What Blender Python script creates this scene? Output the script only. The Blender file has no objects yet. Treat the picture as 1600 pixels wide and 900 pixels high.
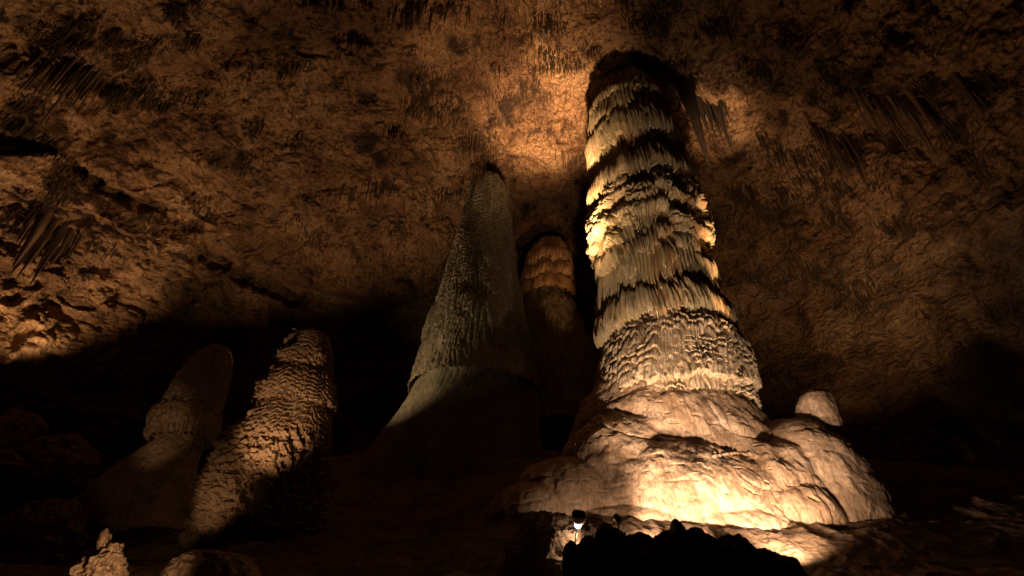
import bpy, math, numpy as np
from mathutils import Vector
rng = np.random.default_rng(7)
F32 = np.float32
scene = bpy.context.scene
COL = scene.collection

# ------------------------------------------------------------------ camera
PITCH = math.radians(34.0); FPX = 800.0; CAMZ = 1.6
cp, sp = math.cos(PITCH), math.sin(PITCH)
def ray(px, py):
    dx = (px - 800.0) / FPX; dy = (450.0 - py) / FPX
    return np.array([dx, cp - dy * sp, sp + dy * cp])
def at(px, py, Y):
    d = ray(px, py); t = Y / d[1]
    return np.array([d[0] * t, Y, CAMZ + d[2] * t])
def project(P):
    x, y, z = P[..., 0], P[..., 1], P[..., 2] - CAMZ
    dep = y * cp + z * sp
    up = -y * sp + z * cp
    dep = np.where(dep < 0.05, np.nan, dep)
    return 800 + FPX * x / dep, 450 - FPX * up / dep
cam = bpy.data.objects.new('camera', bpy.data.cameras.new('camera'))
cam.data.lens = 18.0; cam.data.sensor_width = 36.0; cam.data.clip_end = 400; cam.data.clip_start = 0.05
cam.location = (0, 0, CAMZ); cam.rotation_euler = (math.radians(90) + PITCH, 0, 0)
COL.objects.link(cam); scene.camera = cam

# ------------------------------------------------------------------ noise
_perm = np.tile(rng.permutation(256).astype(np.int32), 3)
_val = rng.random(256).astype(F32)
_vp = _val[_perm]
def noise(x, y, z=0.0, seed=0):
    x = np.asarray(x, F32); y = np.asarray(y, F32); z = np.asarray(z, F32)
    x, y, z = np.broadcast_arrays(x, y, z)
    xi = np.floor(x); yi = np.floor(y); zi = np.floor(z)
    fx = x - xi; fy = y - yi; fz = z - zi
    fx = fx * fx * (3 - 2 * fx); fy = fy * fy * (3 - 2 * fy); fz = fz * fz * (3 - 2 * fz)
    X = (xi.astype(np.int32) + seed * 37) & 255; Y = (yi.astype(np.int32) + seed * 91) & 255; Z = zi.astype(np.int32) & 255
    X1 = (X + 1) & 255; Y1 = (Y + 1) & 255; Z1 = (Z + 1) & 255
    pa = _perm[X]; pb = _perm[X1]
    paa = _perm[(pa + Y)]; pab = _perm[(pa + Y1)]; pba = _perm[(pb + Y)]; pbb = _perm[(pb + Y1)]
    V = lambda p, q: _vp[p + q]
    def l(a, b, t): return a + (b - a) * t
    r = l(l(l(V(paa, Z), V(pba, Z), fx), l(V(pab, Z), V(pbb, Z), fx), fy),
          l(l(V(paa, Z1), V(pba, Z1), fx), l(V(pab, Z1), V(pbb, Z1), fx), fy), fz)
    return r * 2 - 1
def fbm(x, y, z=0.0, octv=4, seed=0, gain=0.5, billow=False):
    s = 0; a = 1.0; t = 0
    for o in range(octv):
        f = 2.03 ** o
        n = noise(np.asarray(x) * f, np.asarray(y) * f, np.asarray(z) * f, seed + o)
        if billow: n = 1 - 2 * np.abs(n)
        s = s + a * n; t += a; a *= gain
    return s / t
def smooth(e0, e1, x):
    t = np.clip((x - e0) / (e1 - e0), 0, 1); return t * t * (3 - 2 * t)

# ------------------------------------------------------------------ mesh helpers
def raw_mesh(name, V, quads=None, tris=None, mat=None, parent=None, smooth_=True):
    me = bpy.data.meshes.new(name)
    V = np.asarray(V, F32).reshape(-1, 3)
    me.vertices.add(len(V)); me.vertices.foreach_set('co', V.ravel())
    loops = []; starts = []; n = 0
    if quads is not None and len(quads):
        q = np.asarray(quads, np.int32).reshape(-1, 4); loops.append(q.ravel())
        starts.append(np.arange(len(q), dtype=np.int32) * 4); n = len(q) * 4
    if tris is not None and len(tris):
        t = np.asarray(tris, np.int32).reshape(-1, 3); loops.append(t.ravel())
        starts.append(np.arange(len(t), dtype=np.int32) * 3 + n)
    L = np.concatenate(loops); S = np.concatenate(starts)
    me.loops.add(len(L)); me.loops.foreach_set('vertex_index', L)
    me.polygons.add(len(S)); me.polygons.foreach_set('loop_start', S)
    me.update(calc_edges=True)
    me.polygons.foreach_set('use_smooth', np.full(len(S), smooth_, bool))
    if mat: me.materials.append(mat)
    o = bpy.data.objects.new(name, me); COL.objects.link(o)
    if parent: o.parent = parent
    return o
def grid_quads(n, m, wrap=False, off=0):
    i = np.arange(n - 1)[:, None]; j = np.arange(m if wrap else m - 1)[None, :]
    j2 = (j + 1) % m
    a = i * m + j; b = i * m + j2; c = (i + 1) * m + j2; d = (i + 1) * m + j
    return np.stack([a, b, c, d], -1).reshape(-1, 4) + off
def grid_obj(name, P, mat, parent=None, wrap=False, origin=None):
    n, m = P.shape[:2]
    P = P.copy()
    if origin is not None: P -= np.asarray(origin, P.dtype)
    o = raw_mesh(name, P, grid_quads(n, m, wrap), mat=mat, parent=parent)
    if origin is not None and parent is None: o.location = origin
    return o
def tag(o, label=None, cat=None, group=None, kind=None):
    if label: o['label'] = label
    if cat: o['category'] = cat
    if group: o['group'] = group
    if kind: o['kind'] = kind
    return o
def empty(name, loc, label, cat, group=None):
    o = bpy.data.objects.new(name, None); o.empty_display_size = 0.3; COL.objects.link(o)
    o.location = loc
    return tag(o, label, cat, group)

# ------------------------------------------------------------------ materials
def rock(name, cols, scale=1.0, rough=0.85, bump=0.35, fine=22.0, zstretch=1.0, pit=0.3, stain=None, bdist=0.05, spec=0.3, big=0):
    m = bpy.data.materials.new(name); m.use_nodes = True
    nt = m.node_tree; N = nt.nodes; Lk = nt.links; N.clear()
    out = N.new('ShaderNodeOutputMaterial'); b = N.new('ShaderNodeBsdfPrincipled')
    Lk.new(b.outputs[0], out.inputs[0])
    b.inputs['Roughness'].default_value = rough
    b.inputs['Specular IOR Level'].default_value = spec
    g = N.new('ShaderNodeNewGeometry')
    mp = N.new('ShaderNodeMapping'); mp.inputs['Scale'].default_value = (1, 1, zstretch)
    Lk.new(g.outputs['Position'], mp.inputs['Vector'])
    def nz(s, d, r=0.55, src=None, dist=0.0):
        t = N.new('ShaderNodeTexNoise'); t.inputs['Scale'].default_value = s; t.inputs['Detail'].default_value = d
        t.inputs['Roughness'].default_value = r + .06; t.inputs['Distortion'].default_value = dist
        Lk.new((src or mp).outputs[0], t.inputs['Vector']); return t
    n1 = nz(0.9 * scale, 7, 0.62, dist=0.4)
    cr = N.new('ShaderNodeValToRGB'); e = cr.color_ramp.elements
    pos = np.linspace(0.30, 0.70, len(cols))
    e[0].position = pos[0]; e[0].color = (*cols[0], 1); e[1].position = pos[-1]; e[1].color = (*cols[-1], 1)
    for p_, c_ in zip(pos[1:-1], cols[1:-1]):
        q = cr.color_ramp.elements.new(p_); q.color = (*c_, 1)
    Lk.new(n1.outputs['Fac'], cr.inputs['Fac'])
    colout = cr.outputs['Color']
    if stain:
        n3 = nz(stain[1], 6, 0.6, dist=0.6)
        mr = N.new('ShaderNodeMapRange'); mr.inputs['From Min'].default_value = 0.52; mr.inputs['From Max'].default_value = 0.66
        mr.inputs['To Max'].default_value = stain[2]
        Lk.new(n3.outputs['Fac'], mr.inputs['Value'])
        mx = N.new('ShaderNodeMix'); mx.data_type = 'RGBA'
        Lk.new(mr.outputs[0], mx.inputs['Factor']); Lk.new(colout, mx.inputs['A']); mx.inputs['B'].default_value = (*stain[0], 1)
        colout = mx.outputs['Result']
    # fine speckle in the stone itself
    n4 = nz(fine * 1.4, 3, 0.75)
    mr2 = N.new('ShaderNodeMapRange'); mr2.inputs['From Min'].default_value = 0.3; mr2.inputs['From Max'].default_value = 0.7
    mr2.inputs['To Min'].default_value = 0.5; mr2.inputs['To Max'].default_value = 1.3
    Lk.new(n4.outputs['Fac'], mr2.inputs['Value'])
    ml = N.new('ShaderNodeMix'); ml.data_type = 'RGBA'; ml.blend_type = 'MULTIPLY'; ml.inputs['Factor'].default_value = 1
    Lk.new(colout, ml.inputs['A']); Lk.new(mr2.outputs[0], ml.inputs['B'])
    res = ml.outputs['Result']
    if big:     # broad changes of mineral colour
        n5 = nz(big, 3, 0.5, dist=1.0)
        c5 = N.new('ShaderNodeValToRGB'); e5 = c5.color_ramp.elements
        e5[0].position = .36; e5[0].color = (.50, .42, .36, 1); e5[1].position = .64; e5[1].color = (1.25, 1.2, 1.1, 1)
        q5 = c5.color_ramp.elements.new(.5); q5.color = (.92, .82, .72, 1)
        Lk.new(n5.outputs['Fac'], c5.inputs['Fac'])
        m5 = N.new('ShaderNodeMix'); m5.data_type = 'RGBA'; m5.blend_type = 'MULTIPLY'; m5.inputs['Factor'].default_value = 1
        Lk.new(res, m5.inputs['A']); Lk.new(c5.outputs['Color'], m5.inputs['B']); res = m5.outputs['Result']
    Lk.new(res, b.inputs['Base Color'])
    # bump: coarse + fine + pits
    n2 = nz(fine * 0.35, 5, 0.70)
    vo = N.new('ShaderNodeTexVoronoi'); vo.inputs['Scale'].default_value = fine * 0.5; Lk.new(mp.outputs[0], vo.inputs['Vector'])
    ad = N.new('ShaderNodeMath'); ad.operation = 'MULTIPLY_ADD'; ad.inputs[1].default_value = pit
    Lk.new(vo.outputs['Distance'], ad.inputs[0]); Lk.new(n2.outputs['Fac'], ad.inputs[2])
    bp = N.new('ShaderNodeBump'); bp.inputs['Strength'].default_value = bump; bp.inputs['Distance'].default_value = bdist
    Lk.new(ad.outputs[0], bp.inputs['Height']); Lk.new(bp.outputs[0], b.inputs['Normal'])
    return m
M = {}
M['ceiling'] = rock('ceiling_rock', [(.05,.028,.016),(.21,.12,.065),(.36,.235,.14),(.22,.125,.06),(.54,.38,.24)], 1.1, .9, 1.0, 9, 1.0, .7, ((.045,.026,.014),.75,1.0), .28, big=.17)
M['wall'] = rock('wall_rock', [(.07,.04,.022),(.26,.17,.10),(.38,.26,.16),(.20,.12,.07)], 1.0, .9, 1.0, 8, 1.6, .7, ((.04,.025,.014),.6,.8), .28, big=.2)
M['ground'] = rock('ground_rock', [(.06,.04,.025),(.17,.11,.07),(.26,.18,.12)], 1.2, .9, .7, 12, 1.0, .5, None, .08)
M['dome'] = rock('drapery_calcite', [(.42,.33,.19),(.58,.47,.31),(.50,.42,.24),(.62,.50,.35)], 1.5, .7, .4, 16, .2, .3, ((.50,.28,.13),1.1,.8), .04)
M['skirt'] = rock('ridged_calcite', [(.46,.35,.23),(.60,.48,.34),(.66,.54,.40)], 1.2, .7, .45, 16, .8, .4, None, .05)
M['flow'] = rock('smooth_flowstone', [(.24,.14,.08),(.45,.31,.21),(.57,.42,.31),(.66,.52,.42)], 1.1, .6, .6, 12, .5, .4, ((.26,.15,.08),1.0,.7), .06, .4)
M['tall'] = rock('greenish_calcite', [(.11,.09,.055),(.18,.15,.095),(.26,.205,.135),(.20,.165,.105)], 1.2, .8, .8, 12, .5, .6, ((.10,.10,.06),.5,.6), .07)
M['back'] = rock('ochre_calcite', [(.22,.13,.06),(.42,.26,.12),(.50,.32,.16)], 1.0, .8, .5, 12, .4, .5, None, .06)
M['rough'] = rock('popcorn_calcite', [(.26,.18,.12),(.40,.28,.19),(.48,.35,.24)], 1.6, .85, .8, 14, 1.2, .9, ((.16,.10,.06),.9,.6), .08)
M['dark'] = rock('silhouette_rock', [(.03,.02,.014),(.07,.05,.035),(.05,.035,.025)], 2.0, .9, .7, 20, 1.0, .5, None, .05)  # near-black tone stands in for unlit rocks and stalactites in silhouette
M['straw'] = rock('stalactite_shaded_brown', [(.06,.035,.02),(.13,.08,.045),(.20,.125,.07)], 1.5, .8, .3, 20, .3, .2, None, .03)  # brown deepened to imitate the shade inside dense clusters
M['straw_pale'] = rock('stalactite_tan', [(.16,.10,.055),(.28,.18,.10),(.34,.23,.13)], 1.5, .8, .3, 20, .3, .2, None, .03)
M['straw_mid'] = rock('stalactite_cluster_shade', [(.05,.03,.016),(.11,.07,.04),(.07,.045,.025)], .8, .85, .3, 20, 1, .2, None, .03)  # darkest brown, self-shade of the crowded clusters put into the colour
def plain(name, c, rough=.5, metal=0., emit=None, strength=0):
    m = bpy.data.materials.new(name); m.use_nodes = True
    nt = m.node_tree; b = nt.nodes['Principled BSDF']
    t = nt.nodes.new('ShaderNodeTexNoise'); t.inputs['Scale'].default_value = 40
    r = nt.nodes.new('ShaderNodeMapRange'); r.inputs['To Min'].default_value = rough * .8; r.inputs['To Max'].default_value = min(1, rough * 1.2)
    nt.links.new(t.outputs['Fac'], r.inputs['Value']); nt.links.new(r.outputs[0], b.inputs['Roughness'])
    b.inputs['Base Color'].default_value = (*c, 1); b.inputs['Metallic'].default_value = metal
    if emit: b.inputs['Emission Color'].default_value = (*emit, 1); b.inputs['Emission Strength'].default_value = strength
    return m
M['metal'] = plain('black_metal', (.03, .03, .03), .5, .6)
M['white'] = plain('white_enamel', (.75, .74, .70), .4)
M['bulb'] = plain('lit_bulb', (.9, .9, .95), .3, 0, (.75, .8, 1.0), 3.5)

# ------------------------------------------------------------------ cave shell (ceiling and wall)
SC = np.array([0.0, 2.0, CAMZ])
az_f = np.radians(np.linspace(-72, 72, 1450)); az_b = np.radians(np.linspace(72, 288, 150)[1:-1])
az = np.concatenate([az_f, az_b])
el = np.radians(np.concatenate([np.linspace(-14, 2, 12)[:-1], np.linspace(2, 76, 800), np.linspace(76, 89.7, 60)[1:]]))
AZ, EL = np.meshgrid(az, el)
azd = (np.degrees(AZ) + 180) % 360 - 180
Rw = np.interp(azd, [-180, -100, -60, -35, 0, 20, 45, 62, 75, 100, 180], [20, 24, 27, 30, 31, 28, 22, 18, 16, 16, 20])
H = 21.3
nexp = 2.8
D = np.stack([np.sin(AZ) * np.cos(EL), np.cos(AZ) * np.cos(EL), np.sin(EL)], -1)
R = 1 / ((np.cos(EL) / Rw) ** nexp + (np.clip(np.sin(EL), 0, 1) / H) ** nexp) ** (1 / nexp)
P = SC + D * R[..., None]
x, y, z = P[..., 0], P[..., 1], P[..., 2]
d = fbm(x / 7, y / 7, z / 7, 3, 3) * 1.3
d += fbm(x / 2.2, y / 2.2, z / 2.0, 3, 11, billow=True) * 0.65
d += fbm(x / .6, y / .6, z / .8, 4, 21) * 0.20
d += fbm(x / .26, y / .26, z / .2, 2, 25, billow=True) * 0.05
d += .22 * np.exp(-np.abs(noise(x / 1.7, y / 1.7, z / 1.1, 27)) * 16) * smooth(-.1, .3, noise(x / 3, y / 3, z / 3, 28))
d += .10 * np.exp(-np.abs(noise(x / .7, y / .7, z / .45, 29)) * 10)
px, py = project(P)
px = np.nan_to_num(px, nan=-9999); py = np.nan_to_num(py, nan=-9999)
def seg_dist(pts, wx=0):
    best = np.full(px.shape, 1e9)
    sx = np.full(px.shape, 0.0)
    for (ax, ay), (bx, by) in zip(pts[:-1], pts[1:]):
        ux, uy = bx - ax, by - ay; L2 = ux * ux + uy * uy
        t = np.clip(((px - ax) * ux + (py - ay) * uy) / L2, 0, 1)
        dd = np.hypot(px - ax - t * ux, py - ay - t * uy)
        sgn = np.sign((px - ax) * uy - (py - ay) * ux)
        upd = dd < best; best = np.where(upd, dd, best); sx = np.where(upd, sgn, sx)
    return best, sx
wob = fbm(x / 1.5, y / 1.5, z / 1.5, 3, 31) * 14
def ledge(pts, width, depth, soft=8):
    """rock on the right-hand side of the polyline stands proud, the other side is a recess"""
    global d
    dd, sg = seg_dist(pts)
    s = dd * sg + wob
    d += depth * (smooth(-soft, soft, s) * np.exp(-np.clip(s, 0, None) / width) * 1.0) * (dd < 4 * width)
# crevice above the pale alcove rocks on the left
dd, sg = seg_dist([(120, 258), (180, 300), (235, 322), (290, 345), (318, 365), (322, 395), (395, 440), (470, 470)])
s = dd + wob * .6
d += 1.5 * np.exp(-(np.clip(s + 12 * fbm(x / .5, y / .5, z / .5, 2, 39), 0, None) / 8) ** 2) * (.4 + .6 * smooth(-.5, .1, noise(x / 1.3, y / 1.3, z / 1.3, 38)))
d -= 1.1 * np.exp(-((px - 990) / 95) ** 2 - ((py - 70) / 55) ** 2)
lf = smooth(430, 300, px) * smooth(240, 330, py)
d += lf * (fbm(x / 1.0, y / 1.0, z / .6, 3, 33, billow=True) * .35 - .3 * smooth(.0, .1, noise(x / 1.6, y / 1.6, z / 1.0, 37)))
below = smooth(0, 60, dd * sg * -1) * (px < 420) * (py > 240) * np.exp(-np.clip(dd - 90, 0, None) / 60)
d -= 1.2 * below * (dd * sg * -1 > 0)
# blocky broken rock at the far left
blk = smooth(150, 60, px + 0.25 * (py - 450)) * smooth(370, 420, py) * smooth(620, 520, py)
cell = fbm(x / 1.1, y / 1.1, z / 1.1, 2, 51, billow=True)
d -= blk * (0.9 * cell + .5)
# rock shelf over the right shoulder of the giant stalagmite
ledge([(1000, 108), (1030, 135), (1062, 152), (1095, 166), (1140, 175), (1190, 172)][::-1], 60, 1.1, 5)
ledge([(640, 205), (700, 205), (745, 195), (790, 235), (850, 260)][::-1], 45, .7, 6)
ledge([(1290, 150), (1340, 150), (1375, 128), (1420, 140), (1460, 175)][::-1], 50, .8, 6)
ledge([(1480, 60), (1530, 150), (1570, 230), (1585, 300), (1560, 400)], 60, .35, 20)
ledge([(820, 0), (835, 40), (855, 70), (880, 55), (905, 45)], 40, -.8, 6)
ledge([(1150, 560), (1230, 545), (1300, 560), (1400, 600)][::-1], 50, .9, 6)
ledge([(1390, 700), (1440, 670), (1500, 655), (1560, 660)], 60, -.9, 8)
ledge([(0, 320), (60, 300), (140, 330), (200, 360), (260, 375)][::-1], 40, .6, 5)
P = P + D * d[..., None]
# drips: narrow tongues of rock hanging straight down where the roof is knobbly
x, y, z = P[..., 0], P[..., 1], P[..., 2]
patch = smooth(.02, .45, fbm(x / 1.9, y / 1.9, z / 3, 3, 61))
drip = np.clip(noise(x * 5, y * 5, z * .3, 71), 0, 1) ** 1.2 * .42 + np.clip(noise(x * 11, y * 11, z * .5, 73), 0, 1) * .2
P[..., 2] -= patch * drip * smooth(15, 35, np.degrees(EL)) * .9
P[..., 2] -= np.abs(noise(x * 8, y * 8, z * .4, 75)) * .09 * smooth(10, 30, np.degrees(EL))
P = P.astype(F32)
# pixel -> shell lookup, used to root stalactites on the finished rock
spx, spy = project(P.astype(np.float64))
LUT = np.full((450, 800), -1, np.int64)
ok = (spx >= 0) & (spx < 1600) & (spy >= 0) & (spy < 900)
idx = np.nonzero(ok.ravel())[0]
LUT[(spy.ravel()[idx] / 2).astype(int), (spx.ravel()[idx] / 2).astype(int)] = idx
Pf = P.reshape(-1, 3)
def roof(px_, py_):
    a = int(np.clip(py_ / 2, 0, 449)); b = int(np.clip(px_ / 2, 0, 799))
    for r in range(0, 12):
        sub = LUT[max(0, a - r):a + r + 1, max(0, b - r):b + r + 1]
        g = sub[sub >= 0]
        if len(g): return Pf[g[0]].astype(float)
    dd_ = ray(px_, py_); return np.array([0, 0, CAMZ]) + dd_ / np.linalg.norm(dd_) * 28
SPLIT = int(np.argmin(np.abs(np.degrees(el) - 33)))
tag(grid_obj('cave_wall', P[:SPLIT + 1], M['wall'], wrap=True), kind='structure')
tag(grid_obj('cave_ceiling', P[SPLIT:], M['ceiling'], wrap=True), kind='structure')

# ------------------------------------------------------------------ ground
gx = np.concatenate([np.linspace(-34, -10, 160)[:-1], np.linspace(-10, 13, 760)[:-1], np.linspace(13, 30, 120)])
gy = np.concatenate([np.linspace(-24, 3, 50)[:-1], np.linspace(3, 16, 560)[:-1], np.linspace(16, 36, 220)])
GX, GY = np.meshgrid(gx, gy)
def ground_z(X, Y):
    X = np.asarray(X, float); Y = np.asarray(Y, float)
    b = np.interp(Y, [-25, 0, 3, 5.2, 6.4, 7.6, 8.6, 9.6, 10.6, 12, 14, 17, 22, 36], [-.4, 0, .5, 1.5, 2.05, 2.15, 2.45, 3.05, 3.45, 4.1, 5.0, 6.3, 7.8, 10.5])
    left = smooth(2.0, -3.0, X)
    bl = np.interp(Y, [-25, 0, 4, 6, 8, 10, 12, 14, 17, 22, 36], [-.4, 0, .9, 1.6, 2.2, 2.7, 3.3, 4.2, 6.2, 8.0, 10.5])
    b = b * (1 - left) + bl * left
    b = b - smooth(-6, -12, X) * smooth(8, 14, Y) * 1.2
    b = b + fbm(X / 2.5, Y / 2.5, 0, 3, 81) * .35 * smooth(1, 6, Y) + fbm(X / .6, Y / .6, 0, 4, 91, billow=True) * .1
    b = b + fbm(X / .16, Y / .16, 0, 3, 95) * .03
    # gentle terraces on the apron in front of the mound
    return b
gz = ground_z(GX, GY)
tag(grid_obj('ground', np.stack([GX, GY, gz], -1).astype(F32), M['ground']), kind='structure')

# ------------------------------------------------------------------ revolved formations
def outline(rows, Y):
    """rows of (y, x_left, x_right) on the photo at depth Y -> heights, axis x, radius"""
    zs, cx, rr = [], [], []
    for (yy, xl, xr) in rows:
        a = at(xl, yy, Y); b = at(xr, yy, Y)
        zs.append(a[2]); cx.append((a[0] + b[0]) / 2)
        r = (b[0] - a[0]) / 2; dist = math.hypot(Y, cx[-1])
        rr.append(r / math.sqrt(1 + (r / dist) ** 2))
    zs, cx, rr = map(np.array, (zs, cx, rr)); o = np.argsort(zs)
    return zs[o], cx[o], rr[o]
def revolve(rows, Y, nz_, nt_, disp, z0=None, z1=None, squash=1.0):
    zs, cx, rr = outline(rows, Y)
    z0 = zs[0] if z0 is None else z0; z1 = zs[-1] if z1 is None else z1
    zz = np.linspace(z0, z1, nz_); th = np.linspace(0, 2 * np.pi, nt_, endpoint=False)
    c = np.interp(zz, zs, cx); r = np.interp(zz, zs, rr)
    k = np.ones(max(3, nz_ // 60)); k /= k.sum(); pad = len(k) // 2
    sm = lambda v: np.convolve(np.pad(v, (pad, len(k) - 1 - pad), 'edge'), k, 'valid')
    c = sm(c); r = sm(r)
    T, Z = np.meshgrid(th, zz)
    dr, dz = disp(T, Z, r[:, None])
    RR = np.maximum(r[:, None] + dr, 0.02)
    P = np.stack([c[:, None] + RR * np.sin(T), Y - RR * np.cos(T) * squash, Z + dz], -1)   # theta 0 faces the camera
    return P.astype(F32)
def ang(T): return np.cos(T), np.sin(T)
def flutes(T, Z, r, width, seed, warp=1.0):
    """rounded ribs with sharp valleys running down, irregular in width"""
    ct, st = ang(T)
    n = max(6, int(2 * np.pi * float(np.mean(r)) / width))
    u = T / (2 * np.pi) * n + warp * 1.6 * noise(ct * 4, st * 4, Z * .5, seed) + .9 * noise(ct * 14, st * 14, Z * .25, seed + 1)
    return np.abs(np.sin(np.pi * u)), np.floor(u)
def tiers(T, Z, edges, jagA, seed, fl, cellid):
    ct, st = ang(T)
    dr = np.zeros(T.shape, F32)
    jr = _val[(cellid.astype(np.int64) * 7 + seed) & 255]
    for k, (ze, amp, h, wavek, brk) in enumerate(edges):
        w = noise(ct * 1.6 + k, st * 1.6, k * 3.1, seed + k) * wavek + np.abs(noise(ct * 4.5, st * 4.5, k * 1.7, seed + 9 + k)) * wavek * 1.1 + noise(ct * 11, st * 11, k * 1.3, seed + 13 + k) * wavek * .35
        edge = ze + w - jagA * h ** .5 * (fl * .45 + .75) * jr * (.4 + fl)
        a = amp
        if brk: a = amp * smooth(-brk, brk * .4, noise(ct * 3.1 + 5, st * 3.1, k * 2.3 + 9, seed + 5))
        s = (Z - edge)
        q = np.clip(s / h, 0, 1)
        prof = np.where(s >= 0, np.sqrt(np.clip(1 - q ** 3.2, 0, 1)) * (.75 + .25 * smooth(0, .3, q)), -.3 * np.exp(np.clip(s, -3, 0) / .14))
        dr = np.where(s >= 0, np.maximum(dr, a * prof), dr + a * prof * (dr > -.2) * (s > -.5))
    return dr

# ---------- the giant stalagmite
DY = 13.0
rowsG = [(106, 984, 991), (112, 974, 1001), (121, 960, 1010), (135, 944, 1020), (153, 928, 1034), (182, 916, 1046), (230, 918, 1061), (260, 923, 1069),
         (272, 928, 1070), (290, 924, 1077), (320, 926, 1088), (350, 926, 1097), (380, 926, 1101), (400, 927, 1104), (430, 933, 1111),
         (455, 932, 1121), (480, 932, 1124), (510, 936, 1134), (535, 938, 1142), (560, 950, 1140), (640, 950, 1150)]
def zf(yy): return at(1000, yy, DY - 1.7)[2]
G = empty('giant_stalagmite', (*at(1040, 620, DY)[:2], 3.6), 'giant pale domed stalagmite with drapery tiers, reaching almost to the cave ceiling', 'stalagmite')
def sub(o, root):
    o.parent = root
    o.matrix_parent_inverse = __import__('mathutils').Matrix.Translation(-Vector(root.location))
    return o
def dispG(T, Z, r):
    ct, st = ang(T)
    fl, cid = flutes(T, Z, r, .12, 5, .8)
    fl3 = flutes(T, Z, r, .05, 19, .6)[0]
    fl2, cid2 = flutes(T, Z, r, .23, 15)
    Y_ = [(128, .12, .15, 0), (158, .15, .2, .4), (196, .24, .24, 0), (226, .16, .25, .35), (264, .34, .18, 0),
          (284, .30, .16, .3), (299, .34, .18, .3), (313, .34, .16, .3), (327, .34, .16, .35), (342, .32, .18, .4), (358, .22, .2, .4),
          (384, .12, .35, .35), (418, .14, .55, .5), (448, .10, .4, .3), (494, .24, .26, 0)]
    E = []
    for k, (yy, a, wv, br) in enumerate(Y_):
        top = zf(Y_[k - 1][0]) if k else zf(100)
        E.append((zf(yy), a, max(.5, (top - zf(yy)) * 1.12), wv, br))
    tr = tiers(T, Z, E, .17, 3, fl, cid)
    zmid = smooth(zf(358), zf(345), Z)
    zmid = smooth(zf(362), zf(346), Z) * smooth(zf(268), zf(280), Z)
    saw = ((Z / .30) + noise(ct * 3, st * 3, Z * .8, 41) * 1.6 + .5 * noise(ct * 9, st * 9, Z * 2, 42)); sw = 1 - (saw - np.floor(saw)) ** 3
    sawamp = smooth(-.35, .3, noise(ct * 5, st * 5, Z * 1.5, 44))
    dr = tr - .24 + (fl - .5) * .095 * (.5 + .5 * smooth(-.4, .4, noise(ct * 6, st * 6, Z * .7, 49))) + (fl3 - .5) * .022 + (fl2 - .5) * .08 + .08 * smooth(zf(340), zf(380), Z) + zmid * (sw - .6) * .14 * sawamp
    dr += fbm(ct * 2.2, st * 2.2, Z * .6, 3, 47) * .12
    dr *= smooth(22.7, 22.1, Z) * .85 + .15
    return dr, 0
P = revolve(rowsG, DY, 1700, 1250, dispG)
sub(grid_obj('drapery_column', P, M['dome'], wrap=True), G)
# skirt of ridged calcite below the column
rowsS = [(500, 985, 1090), (520, 962, 1122), (538, 948, 1142), (552, 943, 1154), (575, 938, 1162), (600, 934, 1171), (625, 930, 1180), (655, 928, 1190)]
def dispS(T, Z, r):
    ct, st = ang(T)
    fl, cid = flutes(T, Z, r, .12, 25)
    arch = np.abs(noise(ct * 4, st * 4, Z * 1.0, 51)) * 2.2 + np.abs(noise(ct * 9, st * 9, Z * 1.9, 58)) * 1.0 - st * 1.2
    saw = (Z / .30) - arch + .35 * noise(ct * 20, st * 20, Z * 2, 53)
    sw = 1 - (saw - np.floor(saw)) ** 2.2
    amp = smooth(-.5, .25, noise(ct * 4, st * 4, Z * 1.6, 59))
    fine = noise(ct * 45, st * 45, Z * 9, 54) * .5 + .5
    low = zf(600); zt = low + noise(ct * 2, st * 2, 3, 55) * .10 + np.abs(noise(ct * 5, st * 5, 9, 56)) * .22 + .22 * smooth(.1, 1, st)
    jr = _val[(cid.astype(np.int64) * 13) & 255]
    dd = (sw - .6) * .13 * amp + (fl - .5) * .06 * (.4 + sw) + fine * .05 + fbm(ct * 2.5, st * 2.5, Z * .8, 3, 57) * .1
    edge = zt - fl * jr * .18
    return dd - .17 * smooth(.03, -.03, Z - edge), 0
P = revolve(rowsS, DY, 520, 1250, dispS)
sub(grid_obj('ridged_skirt', P, M['skirt'], wrap=True), G)

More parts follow.
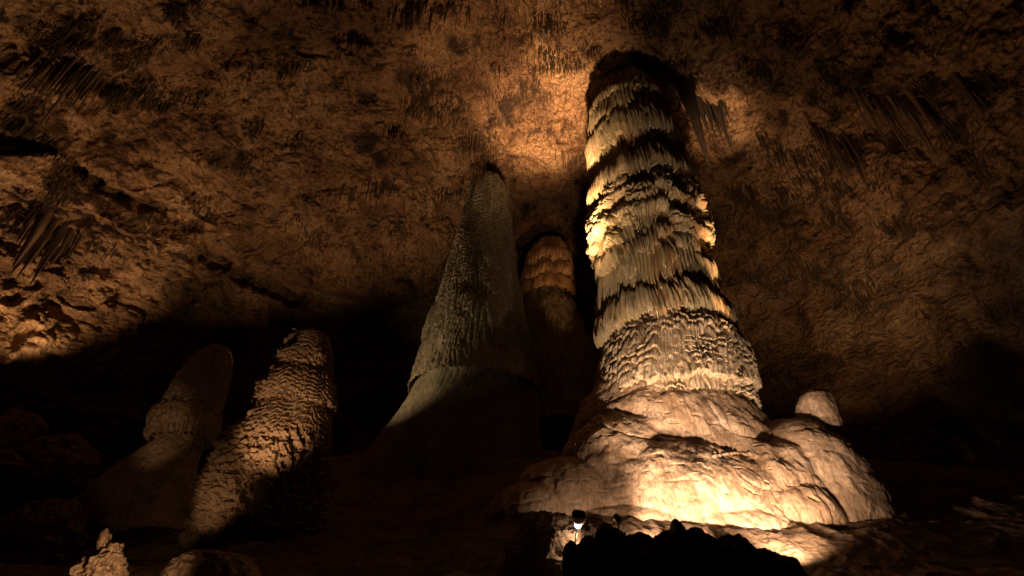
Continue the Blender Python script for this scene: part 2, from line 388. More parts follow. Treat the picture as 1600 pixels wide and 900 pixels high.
# ---------- star-shaped lobed rocks
def ell(pxc, pyc, Y, hw, top, ry):
    c = at(pxc, pyc, Y); t = at(pxc + hw, pyc, Y); u = at(pxc, top, Y)
    return (c, np.array([t[0] - c[0], ry, u[2] - c[2]]))
def lobes(C, ells, nlat, nlon, disp=None, soft=0.0, el0=-60, front=None):
    lat = np.radians(np.linspace(el0, 89.8, nlat)); lon = np.linspace(0, 2 * np.pi, nlon, endpoint=False)
    LO, LA = np.meshgrid(lon, lat)
    Dv = np.stack([np.sin(LO) * np.cos(LA), -np.cos(LO) * np.cos(LA), np.sin(LA)], -1)
    rmax = np.full(LO.shape, .02); wsum = 0
    for (c, r) in ells:
        if len(r) == 4:      # flaring paraboloid: apex c, half widths at depth h
            rx, ry, h, zmin = r; o = C - c
            A = h * (Dv[..., 0] ** 2 / rx ** 2 + Dv[..., 1] ** 2 / ry ** 2) + 1e-5
            B = Dv[..., 2] + 2 * h * (o[0] * Dv[..., 0] / rx ** 2 + o[1] * Dv[..., 1] / ry ** 2)
            Cc = o[2] + h * (o[0] ** 2 / rx ** 2 + o[1] ** 2 / ry ** 2)
            q = B * B - 4 * A * Cc
            t = np.where(q > 0, (-B + np.sqrt(np.maximum(q, 0))) / (2 * A), 0)
            lim = np.where(Dv[..., 2] < -.02, (zmin - C[2]) / np.minimum(Dv[..., 2], -.02), 9)
            t = np.clip(t, 0, np.maximum(lim, .05))
            hh = np.clip(.5 + .5 * (t - rmax) / soft, 0, 1); rmax = rmax * (1 - hh) + t * hh + soft * hh * (1 - hh)
            continue
        o = (C - c) / r; dv = Dv / r
        a = (dv ** 2).sum(-1); b = 2 * (dv * o).sum(-1); cc = (o ** 2).sum() - 1
        q = b * b - 4 * a * cc
        t = np.where(q > 0, (-b + np.sqrt(np.maximum(q, 0))) / (2 * a), 0)
        if soft > 0:
            h = np.clip(.5 + .5 * (t - rmax) / soft, 0, 1)
            rmax = rmax * (1 - h) + t * h + soft * h * (1 - h)
        else: rmax = np.maximum(rmax, t)
    P = C + Dv * rmax[..., None]
    if disp is not None:
        P = P + Dv * disp(P)[..., None]
    return P.astype(F32)
# the flowstone mound under the giant
CM = np.array([at(1060, 740, DY)[0], 12.6, 3.9])
def par(pxc, top, Y, hw, base, ry):
    a = at(pxc, top, Y); b = at(pxc, base, Y); t = at(pxc + hw, base, Y)
    return (a, np.array([t[0] - b[0], ry, a[2] - b[2], 2.9]))
ME = [ell(1065, 800, 13.0, 188, 560, 2.2), ell(1140, 795, 12.8, 112, 634, 1.7),
      ell(985, 800, 12.0, 122, 648, 1.5), ell(1058, 812, 11.9, 168, 686, 1.85), ell(1165, 800, 12.2, 100, 676, 1.5),
      ell(1272, 815, 12.2, 100, 655, 1.6), ell(1292, 815, 12.3, 80, 690, 1.6), ell(1190, 805, 11.8, 82, 702, 1.3), ell(1230, 818, 11.4, 76, 752, 1.2), ell(1155, 818, 11.2, 70, 760, 1.0),
      ell(1226, 812, 12.0, 66, 688, 1.45), ell(895, 812, 11.9, 105, 717, 1.5), ell(845, 816, 11.6, 88, 756, 1.3), ell(940, 812, 11.7, 80, 740, 1.3), ell(985, 838, 11.3, 150, 790, 1.3), ell(1120, 842, 11.2, 135, 793, 1.3), ell(1060, 830, 11.45, 110, 780, 1.3)]
def dispM(P):
    x, y, z = P[..., 0], P[..., 1], P[..., 2]
    d = fbm(x / .9, y / .9, z / 1.2, 4, 101) * .15 + fbm(x / .16, y / .16, z / .24, 3, 103) * .042
    d += np.abs(noise(x * 3.0, y * 2.0, z * .6, 104)) * .035 - .045 * np.exp(-np.abs(noise(x * .6, y * .6, z * .9, 109)) * 26)
    d += smooth(.45, .7, noise(x * 6, y * 6, z * 9, 110)) * -.02
    a, b = project(P)
    right = smooth(1150, 1200, a) * smooth(1310, 1285, a) * smooth(740, 775, b) * smooth(835, 815, b)
    d += right * (np.abs(np.sin(x * 13 + 5 * noise(x * 2.4, z * 1.5, 0, 105))) ** .8 * .07 * smooth(-.6, .4, noise(x * 2, z * .8, 3, 108)) - .02)
    d += right * smooth(.3, .5, noise(x * 4, z * 7 + x * 4, y * 2, 106)) * -.10
    d += noise(x * 1.6, y * 1.6, z * 3.5, 107) * .04
    return d
P = lobes(CM, ME, 640, 1300, dispM, soft=0.05, el0=-35)
sub(grid_obj('flowstone_mound', P, M['flow'], wrap=True), G)
# small drip fringe on the lit right slope of the mound
def cones(specs, ns=7, nr=6, bulge=0.12):
    """specs: rows of (x, y, ztop, length, radius) -> verts, quads; hanging points"""
    specs = np.asarray(specs, float); k = len(specs)
    tt = np.linspace(0, 1, nr); th = np.linspace(0, 2 * np.pi, ns, endpoint=False)
    prof = (1 - tt) ** .8 * (1 + bulge * np.sin(tt * 9)); prof[-1] = .03
    ph = rng.random((k, 1, 1)) * 6.28
    rad = specs[:, 4][:, None, None] * prof[None, :, None] * (1 + .22 * np.sin(th * 3 + ph) * (1 - tt[None, :, None] * .5))
    bend = (rng.random((k, 2)) - .5) * .05
    X = specs[:, 0][:, None, None] + rad * np.cos(th) + (bend[:, 0] * specs[:, 3])[:, None, None] * (tt ** 2)[None, :, None]
    Yv = specs[:, 1][:, None, None] + rad * np.sin(th) + (bend[:, 1] * specs[:, 3])[:, None, None] * (tt ** 2)[None, :, None]
    Z = np.broadcast_to((specs[:, 2][:, None] - specs[:, 3][:, None] * tt[None, :])[:, :, None], X.shape)
    V = np.stack([X, Yv, Z], -1).reshape(-1, 3)
    q = grid_quads(nr, ns, True)
    Q = (q[None] + (np.arange(k) * nr * ns)[:, None, None]).reshape(-1, 4)
    return V, Q
def surf_front(P, a, b):
    """nearest mesh vertex that projects on the given picture point, front side"""
    u, v = project(P.astype(float)); dd = np.hypot(u - a, v - b) + np.where(P[..., 1] > CM[1] + 3, 1e5, 0)
    m_ = dd < 4
    if not m_.any(): i = np.argmin(dd)
    else:
        dep = np.where(m_, P[..., 1], 1e9); i = np.argmin(dep)
    return P.reshape(-1, 3)[i].astype(float)
specs = []
for k in range(17):
    a = 1118 + k * 3.9 + rng.normal() * .8; b = 712 - 6 * math.sin(k / 16 * math.pi)
    p = surf_front(P, a, b); specs.append((p[0], p[1] + .03, p[2] + .04, .16 + .1 * rng.random(), .04 + .012 * rng.random()))
V, Q = cones(specs); sub(raw_mesh('drip_fringe', V, Q, mat=M['flow']), G)

# little dome standing on the right shoulder of the mound
rowsD = [(611, 1266, 1282), (614, 1258, 1290), (620, 1251, 1296), (630, 1247, 1302), (640, 1246, 1306), (652, 1245, 1309), (672, 1244, 1314), (700, 1243, 1316)]
def dispD(T, Z, r):
    ct, st = ang(T)
    return fbm(ct * 1.6, st * 1.6, Z * 2, 4, 111) * .07 + fbm(ct * 9, st * 9, Z * 8, 2, 113) * .012, 0
P = revolve(rowsD, 11.9, 200, 300, dispD)
tag(grid_obj('small_stalagmite', P, M['flow'], wrap=True), 'small smooth rounded stalagmite perched on the right shoulder of the flowstone mound', 'stalagmite')

# ---------- tall grey-green cone left of the giant
rowsT = [(277, 755, 770), (280, 747, 778), (286, 739, 786), (296, 733, 791), (311, 729, 794), (330, 724, 796), (360, 716, 799), (400, 704, 805), (450, 688, 815),
         (500, 674, 824), (540, 662, 831), (575, 652, 836), (600, 645, 840), (615, 639, 842)]
def dispT(T, Z, r):
    ct, st = ang(T)
    fl, cid = flutes(T, Z, r, .16, 35)
    saw = (Z / .22) + noise(ct * 4, st * 4, Z * .9, 121) * 1.3 + .5 * noise(ct * 12, st * 12, Z * 2, 122); sw = 1 - (saw - np.floor(saw))
    up = smooth(9, 17, Z)
    jr = _val[(cid.astype(np.int64) * 5) & 255]
    E = [(at(740, 497, 16.4)[2], .16, 1.1, .35, .25), (at(740, 520, 16.4)[2], .16, .7, .3, .3), (at(740, 608, 16.2)[2], .06, 1.6, .12, 0)]
    tr = tiers(T, Z, E, .18, 23, fl, cid)
    return (fl - .5) * .06 + (1 - (1 - sw) ** 3) * (.008 + .03 * up) + fbm(ct * 3, st * 3, Z * .7, 4, 123) * .16 + tr + noise(ct * 40, st * 40, Z * 8, 124) * .025 - .06, 0
TL = empty('tall_stalagmite', (*at(745, 640, 18)[:2], 6.5), 'tall tapering grey-green cone stalagmite left of the giant with a rounded tip', 'stalagmite')
P = revolve(rowsT, 18, 1000, 700, dispT)
sub(grid_obj('cone', P, M['tall'], wrap=True), TL)
rowsF = [(590, 650, 835), (612, 640, 842), (630, 630, 850), (650, 617, 850), (668, 604, 850), (685, 590, 852), (705, 574, 855), (730, 556, 858), (770, 526, 860), (810, 500, 865)]
P = revolve(rowsF, 18, 260, 600, lambda T, Z, r: (fbm(np.cos(T) * 4, np.sin(T) * 4, Z * .5, 4, 131) * .15 + flutes(T, Z, r, .3, 133)[0] * .04 - .12, 0), squash=.75)
sub(grid_obj('sloping_foot', P, M['tall'], wrap=True), TL)

# ---------- ochre domed stalagmite further back
rowsB = [(372, 853, 867), (375, 845, 874), (382, 835, 884), (392, 827, 890), (405, 820, 893), (430, 817, 895), (450, 816, 896), (468, 816, 896)]
rowsC = [(455, 822, 889), (470, 818, 894), (485, 816, 903), (510, 813, 914), (540, 808, 925), (580, 800, 936), (620, 792, 946), (680, 780, 960)]
BK = empty('domed_stalagmite', (*at(860, 600, 22)[:2], 8.0), 'distant dome-topped stalagmite with orange banded cap, between the tall cone and giant', 'stalagmite')
def dispB(T, Z, r):
    ct, st = ang(T); fl, cid = flutes(T, Z, r, .17, 45)
    E = [(at(860, 402, 20.8)[2], .16, .8, .2, 0), (at(860, 424, 20.8)[2], .2, .7, .25, 0), (at(860, 448, 20.8)[2], .18, .8, .2, .3), (at(860, 466, 20.8)[2], .22, .7, .15, 0)]
    return tiers(T, Z, E, .22, 33, fl, cid) + (fl - .5) * .07 + fbm(ct * 3, st * 3, Z, 3, 141) * .12 - .12, 0
sub(grid_obj('banded_cap', revolve(rowsB, 22, 420, 500, dispB), M['back'], wrap=True), BK)
sub(grid_obj('trunk', revolve(rowsC, 22, 500, 500, lambda T, Z, r: (fbm(np.cos(T) * 3, np.sin(T) * 3, Z * .8, 5, 151) * .2 + (flutes(T, Z, r, .2, 55)[0] - .5) * .05 - .05, 0)), M['tall'], wrap=True), BK)

# ---------- rough stalagmite on the left, knobbly lower flank
rowsR = [(522, 470, 506), (525, 463, 512), (532, 458, 515), (560, 441, 517), (600, 425, 517), (640, 405, 516), (665, 385, 515), (690, 362, 513), (720, 346, 511), (755, 332, 509), (790, 320, 507), (830, 308, 505), (870, 300, 503)]
def dispR(T, Z, r):
    ct, st = ang(T); fl, cid = flutes(T, Z, r, .10, 65)
    zl = at(450, 678, 11.2)[2]
    saw = (Z / .13) + noise(ct * 3, st * 3, Z * 1.2, 161) * 1.6 + .7 * noise(ct * 9, st * 9, Z * 3, 162); sw = 1 - (saw - np.floor(saw))
    low = smooth(zl + .5, zl - .5, Z)
    pop = fbm(ct * 9, st * 9, Z * 5.5, 3, 163, billow=True); pop2 = noise(ct * 24, st * 24, Z * 14, 164)
    E = [(at(470, 552, 11.3)[2], .07, .3, .08, .2), (at(470, 620, 11.3)[2], .12, .8, .07, 0)]
    d = (1 - low) * ((1 - (1 - sw) ** 2) * .04 + (fl - .5) * .02 + tiers(T, Z, E, .1, 43, fl, cid)) + low * (pop * .17 + pop2 * .05)
    knob = np.clip(noise(ct * 7, st * 7, Z * 4, 165) - .45, 0, 1) * .5 * smooth(.2, -.3, np.sin(T) + .5)
    return d + knob + fbm(ct * 2, st * 2, Z * 1.2, 3, 166) * .07 - .03 + pop2 * .012, 0
P = revolve(rowsR, 12, 800, 640, dispR)
tag(grid_obj('rough_stalagmite', P, M['rough'], wrap=True), 'brown flat-topped stalagmite with rippled upper part and knobbly popcorn flank, left foreground', 'stalagmite')

# ---------- leaning stalagmite at far left
rowsL = [(541, 335, 352), (545, 326, 360), (556, 308, 364), (570, 295, 364), (590, 280, 360), (610, 268, 354), (635, 254, 345), (655, 245, 337), (672, 244, 331), (690, 240, 325)]
rowsLF = [(676, 250, 318), (692, 240, 316), (705, 222, 312), (722, 198, 306), (742, 172, 302), (762, 150, 300), (785, 128, 298), (830, 85, 296)]
LN = empty('leaning_stalagmite', (*at(300, 720, 14)[:2], 4.6), 'dim hooded stalagmite with small icicle fringe, left of the brown flat-topped one', 'stalagmite')
def dispL(T, Z, r):
    ct, st = ang(T); fl, cid = flutes(T, Z, r, .13, 75)
    E = [(at(300, 662, 12.9)[2], .2, .9, .08, 0), (at(300, 696, 12.9)[2], .17, .5, .1, 0)]
    return tiers(T, Z, E, .35, 53, fl, cid) + (fl - .5) * .07 + fbm(ct * 8, st * 8, Z * 4, 3, 171) * .05 - .09, 0
sub(grid_obj('hood', revolve(rowsL, 14, 500, 480, dispL), M['rough'], wrap=True), LN)
sub(grid_obj('sloping_foot', revolve(rowsLF, 14, 260, 480, lambda T, Z, r: (fbm(np.cos(T) * 4, np.sin(T) * 4, Z, 4, 181) * .1 + (flutes(T, Z, r, .25, 85)[0] - .5) * .08, 0), squash=.6), M['rough'], wrap=True), LN)

# ---------- loose rocks
def lumpy(name, C, ells, mat, amp, sc, label, cat='rock', group=None, res=(120, 200), soft=.06, bil=True, seed=0, el0=-80):
    C = np.array(C, float)
    def dp(P):
        x, y, z = P[..., 0], P[..., 1], P[..., 2]
        return fbm(x / sc, y / sc, z / sc, 4, 191 + seed, billow=bil) * amp + fbm(x / (sc * .22), y / (sc * .22), z / (sc * .22), 2, 197 + seed) * amp * .25
    P = lobes(C, ells, res[0], res[1], dp, soft=soft, el0=el0)
    return tag(grid_obj(name, P, mat, wrap=True, origin=C), label, cat, group)
def simple(px_, cy, Y, hw, top, ry, name, mat, amp, sc, label, cat='rock', group=None, seed=0, extra=(), res=(120, 200)):
    e = ell(px_, cy, Y, hw, top, ry)
    return lumpy(name, e[0], [e] + [ell(*k) for k in extra], mat, amp, sc, label, cat, group, res, seed=seed)
# silhouette rocks in the foreground, their unlit black put into the colour
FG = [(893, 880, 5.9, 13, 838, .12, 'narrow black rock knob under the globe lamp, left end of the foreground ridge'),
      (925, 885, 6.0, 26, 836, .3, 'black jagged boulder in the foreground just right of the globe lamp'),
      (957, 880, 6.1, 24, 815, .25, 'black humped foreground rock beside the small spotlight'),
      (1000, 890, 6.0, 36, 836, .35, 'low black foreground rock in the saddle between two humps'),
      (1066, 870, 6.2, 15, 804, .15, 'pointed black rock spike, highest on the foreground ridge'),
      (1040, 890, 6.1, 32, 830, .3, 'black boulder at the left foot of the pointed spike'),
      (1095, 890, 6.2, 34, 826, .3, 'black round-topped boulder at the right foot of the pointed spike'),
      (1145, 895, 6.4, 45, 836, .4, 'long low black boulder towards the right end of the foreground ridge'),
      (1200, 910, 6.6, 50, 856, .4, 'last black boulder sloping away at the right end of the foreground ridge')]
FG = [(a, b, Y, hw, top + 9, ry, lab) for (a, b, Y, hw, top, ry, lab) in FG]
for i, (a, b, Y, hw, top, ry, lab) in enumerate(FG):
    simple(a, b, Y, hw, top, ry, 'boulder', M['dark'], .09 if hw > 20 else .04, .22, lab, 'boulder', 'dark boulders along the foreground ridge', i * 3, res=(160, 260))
# rock that the globe lamp lights
simple(880, 900, 7.6, 48, 815, .5, 'lamp_rock', M['rough'], .14, .35, 'brown rugged rock behind the globe lamp, its right edge brightly lit', 'rock', None, 40,
       extra=[(850, 890, 7.9, 50, 806, .5)], res=(240, 400))
# bright formation lower left
e0 = ell(155, 893, 6.0, 26, 862, .2)
lumpy('lit_stalagmite', e0[0], [e0, ell(170, 874, 5.95, 12, 864, .08), ell(162, 850, 6.0, 7, 834, .06), ell(160, 862, 6.0, 8, 846, .06), ell(140, 885, 6.0, 15, 872, .1), ell(176, 862, 5.95, 9, 856, .06), ell(160, 920, 6.0, 24, 880, .2)], M['rough'], .075, .10,
      'small brightly lit knobbed stalagmite in the bottom left corner', 'stalagmite', None, (220, 320), soft=.02, seed=50)
simple(127, 888, 6.1, 9, 868, .08, 'rock_nub', M['rough'], .03, .12, 'slim dim rock nub touching the lit knobbed stalagmite on its left', 'rock', None, 55)
simple(330, 900, 7.0, 62, 866, .5, 'low_rock', M['rough'], .12, .35, 'faint flat brown rock at the bottom edge right of the bright knobbed stalagmite', 'rock', None, 60, extra=[(300, 905, 6.9, 30, 872, .3)], res=(200, 320))
simple(60, 850, 11.5, 52, 788, .5, 'jagged_ridge', M['rough'], .22, .5, 'jagged little rock ridge catching light at the lower left edge', 'rock', None, 65, extra=[(20, 860, 11.5, 60, 822, .5)], res=(200, 320))
BG = [(18, 690, 17, 30, 655, 1.0, 'round dim boulder at the left edge below the dark cave wall'), (12, 740, 16, 34, 712, 1.0, 'shadowed boulder under the round one at the left edge'),
      (88, 730, 17, 42, 690, 1.0, 'wide faint boulder left of the hooded stalagmite'), (50, 560, 24, 40, 505, 1.2, 'pale slab leaning on the wall at far left')]
for i, (a, b, Y, hw, top, ry, lab) in enumerate(BG):
    simple(a, b, Y, hw, top, ry, 'rock', M['wall'], .35, 1.0, lab, 'boulder', 'boulders along the far left wall', 70 + 3 * i, res=(150, 240))
RB = [(1425, 735, 17, 58, 672, 1.4, 'large rounded dim boulder right of the flowstone mound'), (1490, 760, 17, 60, 700, 1.4, 'dim boulder farther right in the shadow beyond the rounded one'),
      (1440, 790, 15.5, 70, 756, 1.2, 'low dim fluted rock below the rounded boulder on the right'), (1560, 800, 15, 60, 750, 1.2, 'shadowed boulder close to the right edge of the picture')]
for i, (a, b, Y, hw, top, ry, lab) in enumerate(RB):
    simple(a, b, Y, hw, top, ry, 'rock', M['wall'], .3, .9, lab, 'boulder', 'boulders behind the mound on the right', 90 + 3 * i, res=(150, 240))

# ------------------------------------------------------------------ stalactites
def drop_for(p, lpx):
    """metres to go down from p so that the tip lies lpx picture pixels away"""
    a0, b0 = project(p); a1, b1 = project(p - np.array([0, 0, .5]))
    return .5 * lpx / max(4.0, math.hypot(a1 - a0, b1 - b0))
def stalactite(p, L, r, mat, label, group):
    V, Q = cones([(0, 0, .35, L + .35, r)], ns=10, nr=12, bulge=.10)
    V = V + np.array([[0, 0, 0]])
    o = raw_mesh('stalactite', V, Q, mat=mat); o.location = p
    tag(o, label, 'stalactite', group); return o
ST = [  # x0,y0,x1,y1,n, lmin,lmax, rpx, mat, label, group
    (45, 345, 128, 372, 26, 35, 110, 6.5, 'straw', 'dark slanting stalactite in the backlit curtain at the far left alcove', 'stalactites of the far left alcove curtain'),
    (135, 380, 185, 392, 12, 14, 34, 3.0, 'straw', 'short brown stalactite in the row right of the far left curtain', 'short stalactites beside the far left curtain'),
    (1335, 155, 1440, 160, 34, 45, 115, 3.4, 'straw_pale', 'long thin stalactite in the dense fan high on the right wall', 'stalactites of the right wall fan'),
    (1255, 185, 1335, 235, 30, 30, 95, 3.0, 'straw', 'thin stalactite in the sloping cluster left of the right wall fan', 'stalactites left of the right wall fan'),
    (1180, 210, 1250, 240, 18, 25, 70, 2.6, 'straw', 'fine stalactite in the faint cluster between the giant stalagmite and right fan', 'faint stalactites between giant and right fan'),
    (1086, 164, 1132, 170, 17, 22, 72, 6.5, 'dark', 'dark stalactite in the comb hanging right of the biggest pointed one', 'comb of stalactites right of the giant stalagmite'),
    (718, 205, 782, 212, 13, 20, 62, 2.8, 'straw_pale', 'pale stalactite hanging right above the tip of the tall cone stalagmite', 'stalactites above the tall cone'),
    (865, 240, 895, 243, 7, 20, 78, 2.4, 'straw', 'thin stalactite between the tall cone tip and the giant stalagmite', 'thin stalactites left of the giant stalagmite'),
    (630, 168, 720, 178, 14, 12, 42, 2.6, 'straw', 'small dark stalactite left of the bright ceiling patch', 'small stalactites left of the bright ceiling patch'),
    (640, 2, 735, 18, 18, 15, 42, 4.0, 'straw', 'dark stalactite at the top edge left of the centre', 'dark stalactites at the top edge'),
    (55, 85, 165, 120, 34, 45, 120, 4.0, 'straw', 'long dark slanting stalactite in the thick cluster near the top left', 'dark stalactites near the top left'),
    (525, 285, 625, 292, 16, 14, 42, 2.8, 'straw', 'short dark stalactite on the dim ceiling left of the tall cone', 'short stalactites left of the tall cone'),
    (1485, 120, 1530, 150, 9, 40, 90, 4.5, 'straw', 'dark stalactite in the gloom at the upper right', 'dark stalactites at the upper right'),
    (1150, 300, 1200, 320, 14, 20, 55, 3.0, 'straw', 'short stalactite low on the ceiling right of the giant stalagmite', 'low stalactites right of the giant stalagmite'),
    (955, -6, 995, -2, 5, 18, 40, 2.0, 'straw', 'thin straw stalactite at the top edge above the giant stalagmite', 'straw stalactites above the giant stalagmite'),
]
for (x0, y0, x1, y1, n, l0, l1, rp, mt, lab, grp) in ST:
    for k in range(n):
        t = (k + rng.random() * .9) / n
        a = x0 + (x1 - x0) * t; b = y0 + (y1 - y0) * t + rng.normal() * 6
        p = roof(a, max(b, 1)); dist = np.linalg.norm(p - [0, 0, CAMZ])
        L = drop_for(p, l0 + (l1 - l0) * rng.random() ** 1.6 * (.55 + .45 * math.sin(math.pi * t)))
        stalactite(p, L, rp * (.2 + .75 * rng.random() ** 1.8) * dist / FPX, M[mt], lab, grp)
p = roof(1078, 158); p = p + (np.array([0, 0, CAMZ]) - p) * .06; L = drop_for(p, 100)
V, Q = cones([(0, 0, 1.6, L + 1.6, .33)], ns=16, nr=22, bulge=.07)
o = raw_mesh('large_stalactite', V, Q, mat=M['dark']); o.location = p  # silhouette against the lit roof put into the dark colour
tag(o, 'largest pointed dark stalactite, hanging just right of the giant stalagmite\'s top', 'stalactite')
# small roof stalactites nobody could count
cl = []
cent = [(100, 60, 60), (130, 130, 50), (250, 160, 30), (440, 110, 20), (405, 200, 35), (550, 60, 30), (660, 120, 25), (780, 105, 25), (860, 100, 30), (740, 225, 40), (780, 30, 25),
        (600, 290, 30), (545, 310, 16), (460, 220, 30), (380, 260, 30), (330, 250, 22), (180, 60, 30), (1120, 40, 50), (1180, 110, 40), (1230, 60, 40), (1300, 120, 40), (1390, 60, 40), (1450, 130, 40),
        (1160, 300, 40), (1200, 330, 40), (1260, 240, 40), (1330, 220, 40), (1480, 200, 50), (1540, 120, 50), (1300, 330, 40), (640, 20, 50), (700, 10, 40), (1010, 30, 50), (900, 250, 20), (700, 300, 30),
        (930, 80, 25), (1070, 120, 35), (620, 200, 30), (680, 170, 25), (820, 130, 30), (1400, 350, 40), (1270, 420, 40), (1180, 430, 40), (1340, 470, 40), (70, 230, 40), (40, 160, 40), (300, 60, 30)]
L2_ = LUT.copy()
for _ in range(8):
    for ax, sh in ((0, 1), (0, -1), (1, 1), (1, -1)):
        r_ = np.roll(L2_, sh, ax); L2_ = np.where(L2_ < 0, r_, L2_)
N_ = 150000
ca = rng.random(N_) * 1598; cb = rng.random(N_) * 560
fld = fbm(ca / 95, cb / 50, 0, 4, 211, gain=.6) * 1.7 - .50 - smooth(300, 560, cb) * .35
for (a, b, s_) in cent:
    fld = np.maximum(fld, 1.0 * np.exp(-((ca - a) / (s_ * .8)) ** 2 - ((cb - b) / (s_ * .5)) ** 2) + .5 * fbm(ca / 12, cb / 10, 0, 2, 215) - .45)
okk = (fld > 0) & (rng.random(N_) < .35 + fld) & (L2_[(cb / 2).astype(int), (ca / 2).astype(int)] >= 0)
ca, cb, fld = ca[okk], cb[okk], fld[okk]
pp = Pf[L2_[(cb / 2).astype(int), (ca / 2).astype(int)]].astype(float)
pp[:, :2] += rng.normal(size=(len(pp), 2)) * .03
dist = np.linalg.norm(pp - [0, 0, CAMZ], axis=1)
a0, b0 = project(pp); a1, b1 = project(pp - np.array([0, 0, .5]))
ppm = np.maximum(4, np.hypot(a1 - a0, b1 - b0)) / .5
ln = (3 + 24 * rng.random(len(pp)) ** 2.5 * np.clip(fld * 2.2, .1, 1)) / ppm + .12
rad = (.35 + .8 * rng.random(len(pp)) ** 2) * dist / FPX * np.clip(.6 + ln, .6, 1.3)
cl = np.stack([pp[:, 0], pp[:, 1], pp[:, 2] + .08, ln, rad], -1)
print('small stalactites', len(cl))
V, Q = cones(cl, ns=5, nr=5)
tag(raw_mesh('small_stalactites', V, Q, mat=M['straw_mid']), 'countless little brown stalactites bristling in dark patches over the ceiling', 'stalactites', kind='stuff')

# ------------------------------------------------------------------ lamps one can see
def lathe(name, prof, mat, root, loc=(0, 0, 0), ns=28, rot=None):
    th = np.linspace(0, 2 * np.pi, ns, endpoint=False); pr = np.array(prof, float)
    P = np.stack([pr[:, 0][:, None] * np.cos(th), pr[:, 0][:, None] * np.sin(th), np.repeat(pr[:, 1][:, None], ns, 1)], -1)
    o = raw_mesh(name, P, grid_quads(len(pr), ns, True), mat=mat, parent=root); o.location = loc
    if rot: o.rotation_euler = rot
    return o
pl = at(904, 812, 6.9)
LG = empty('globe_lamp', tuple(pl), 'small lit lamp with dark cap and white collar left of the black ridge', 'lamp')
LG.rotation_euler = (math.radians(14), math.radians(10), 0)
lathe('cap', [(0.001, .115), (.045, .112), (.075, .10), (.09, .075), (.092, .03), (.088, .028), (.084, .06), (.001, .07)], M['metal'], LG)
lathe('collar', [(.086, .034), (.090, .015), (.082, -.005), (.07, -.03), (.055, -.05), (.05, -.048), (.065, -.028), (.08, .02), (.086, .034)], M['white'], LG)
lathe('bulb', [(.001, -.005), (.03, -.012), (.045, -.045), (.045, -.07), (.03, -.095), (.001, -.105)], M['bulb'], LG)
lathe('post', [(.001, .03), (.012, .03), (.012, -.6), (.001, -.6)], M['metal'], LG, (0, .1, 0), 12)
p2 = at(966, 811, 6.3)
L2 = empty('spotlight', tuple(p2), 'tiny black spotlight with painted white glint on top of the humped foreground rock', 'lamp')
lathe('housing', [(.001, -.03), (.028, -.03), (.04, .0), (.04, .05), (.036, .05), (.034, .0), (.001, -.01)], M['metal'], L2, rot=(math.radians(-60), 0, math.radians(20)))
lathe('rim', [(.041, .045), (.046, .05), (.041, .056), (.036, .05), (.041, .045)], M['white'], L2, rot=(math.radians(-60), 0, math.radians(20)))  # white ring stands in for a glint on the fixture
lathe('post', [(.001, .0), (.01, .0), (.01, -.35), (.001, -.35)], M['metal'], L2, (0, .02, 0), 10)

# ------------------------------------------------------------------ light
w = bpy.data.worlds.new('World'); scene.world = w; w.use_nodes = True
bg = w.node_tree.nodes['Background']; bg.inputs[0].default_value = (.5, .28, .15, 1); bg.inputs[1].default_value = 0.0
def spot(name, pos, target, power, cone, blend, col, size=.12):
    l = bpy.data.lights.new(name, 'SPOT'); l.energy = power; l.spot_size = math.radians(cone); l.spot_blend = blend
    l.color = col; l.shadow_soft_size = size
    o = bpy.data.objects.new(name, l); COL.objects.link(o); o.location = pos
    o.rotation_euler = (Vector(target) - Vector(pos)).to_track_quat('-Z', 'Y').to_euler()
    return o
def point(name, pos, power, col, size=.08):
    l = bpy.data.lights.new(name, 'POINT'); l.energy = power; l.color = col; l.shadow_soft_size = size
    o = bpy.data.objects.new(name, l); COL.objects.link(o); o.location = pos; return o
WARM = (1, .585, .285); WARM2 = (1, .67, .42); ORG = (1, .46, .16)
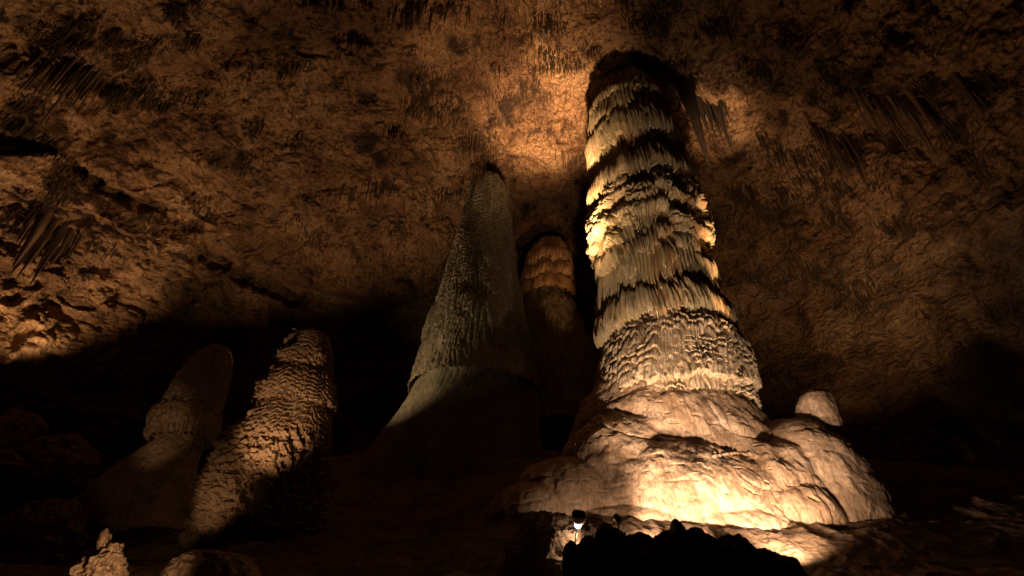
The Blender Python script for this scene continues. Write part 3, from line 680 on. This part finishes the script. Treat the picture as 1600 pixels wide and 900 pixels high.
# cave floodlights hidden behind the foreground ridge
def lamp(a, b, Y):
    p = at(a, b, Y); g = float(ground_z(p[0], p[1])); print('lamp', a, b, Y, 'clear', round(p[2] - g, 2))
    p[2] = max(p[2], g + .3); return p
spot('light_mound', lamp(1262, 862, 8.3), at(1150, 715, 11.5), 1150, 92, 1.0, WARM2, .08)
k2 = lamp(1000, 848, 8.5)
spot('light_dome', k2, at(995, 430, 12), 1650, 56, .8, WARM2, .1)
spot('light_roof', lamp(918, 836, 9.1), roof(853, 178), 68000, 21, 1.0, (1, .60, .30), .12)
spot('light_roof_soft', lamp(935, 840, 9.0), roof(800, 130), 15000, 36, 1.0, WARM, .15)
spot('light_roof_right', lamp(1225, 850, 9.0), roof(1112, 178), 19000, 14, 1.0, (1, .60, .30), .12)
spot('light_hump', lamp(990, 842, 8.8), at(1230, 690, 12), 1000, 84, 1.0, WARM2, .08)
spot('light_roof_wide', lamp(505, 672, 16.8), roof(440, 110), 3300, 108, .7, (1, .60, .31), .15)
spot('light_mound_left', lamp(1010, 852, 8.4), at(900, 745, 11.5), 120, 80, .9, WARM2, .08)
spot('light_right', lamp(1330, 700, 13.8), roof(1240, 400), 1500, 80, 1.0, WARM, .12)
spot('light_right_roof', lamp(1385, 730, 14.5), roof(1370, 130), 1250, 62, 1.0, WARM, .12)
spot('light_alcove', lamp(20, 640, 18), roof(75, 400), 2300, 90, .8, WARM, .1)
spot('light_tall', lamp(480, 668, 14.0), at(680, 520, 18), 1000, 64, .9, (1, .72, .42), .1)
spot('light_back', at(960, 690, 16.5), at(862, 425, 21), 1700, 17, 1.0, (1, .50, .20), .1)
spot('light_rough', lamp(300, 850, 8.4), at(474, 600, 12), 640, 33, .9, WARM, .06)
spot('light_rough_low', lamp(215, 850, 8.9), at(400, 735, 12), 50, 40, .8, WARM, .06)
spot('light_lean', lamp(95, 850, 9.8), at(232, 685, 12.8), 150, 24, .8, WARM, .06)
spot('light_small', lamp(215, 925, 4.8), at(155, 875, 6), 90, 60, .6, WARM, .04)
point('light_globe', pl + np.array([.02, .12, -.16]), 7, WARM2, .04)

# ------------------------------------------------------------------ render
scene.render.engine = 'CYCLES'
scene.cycles.max_bounces = 3; scene.cycles.diffuse_bounces = 3
scene.view_settings.view_transform = 'Standard'; scene.view_settings.look = 'None'
scene.view_settings.exposure = 0; scene.view_settings.gamma = 1
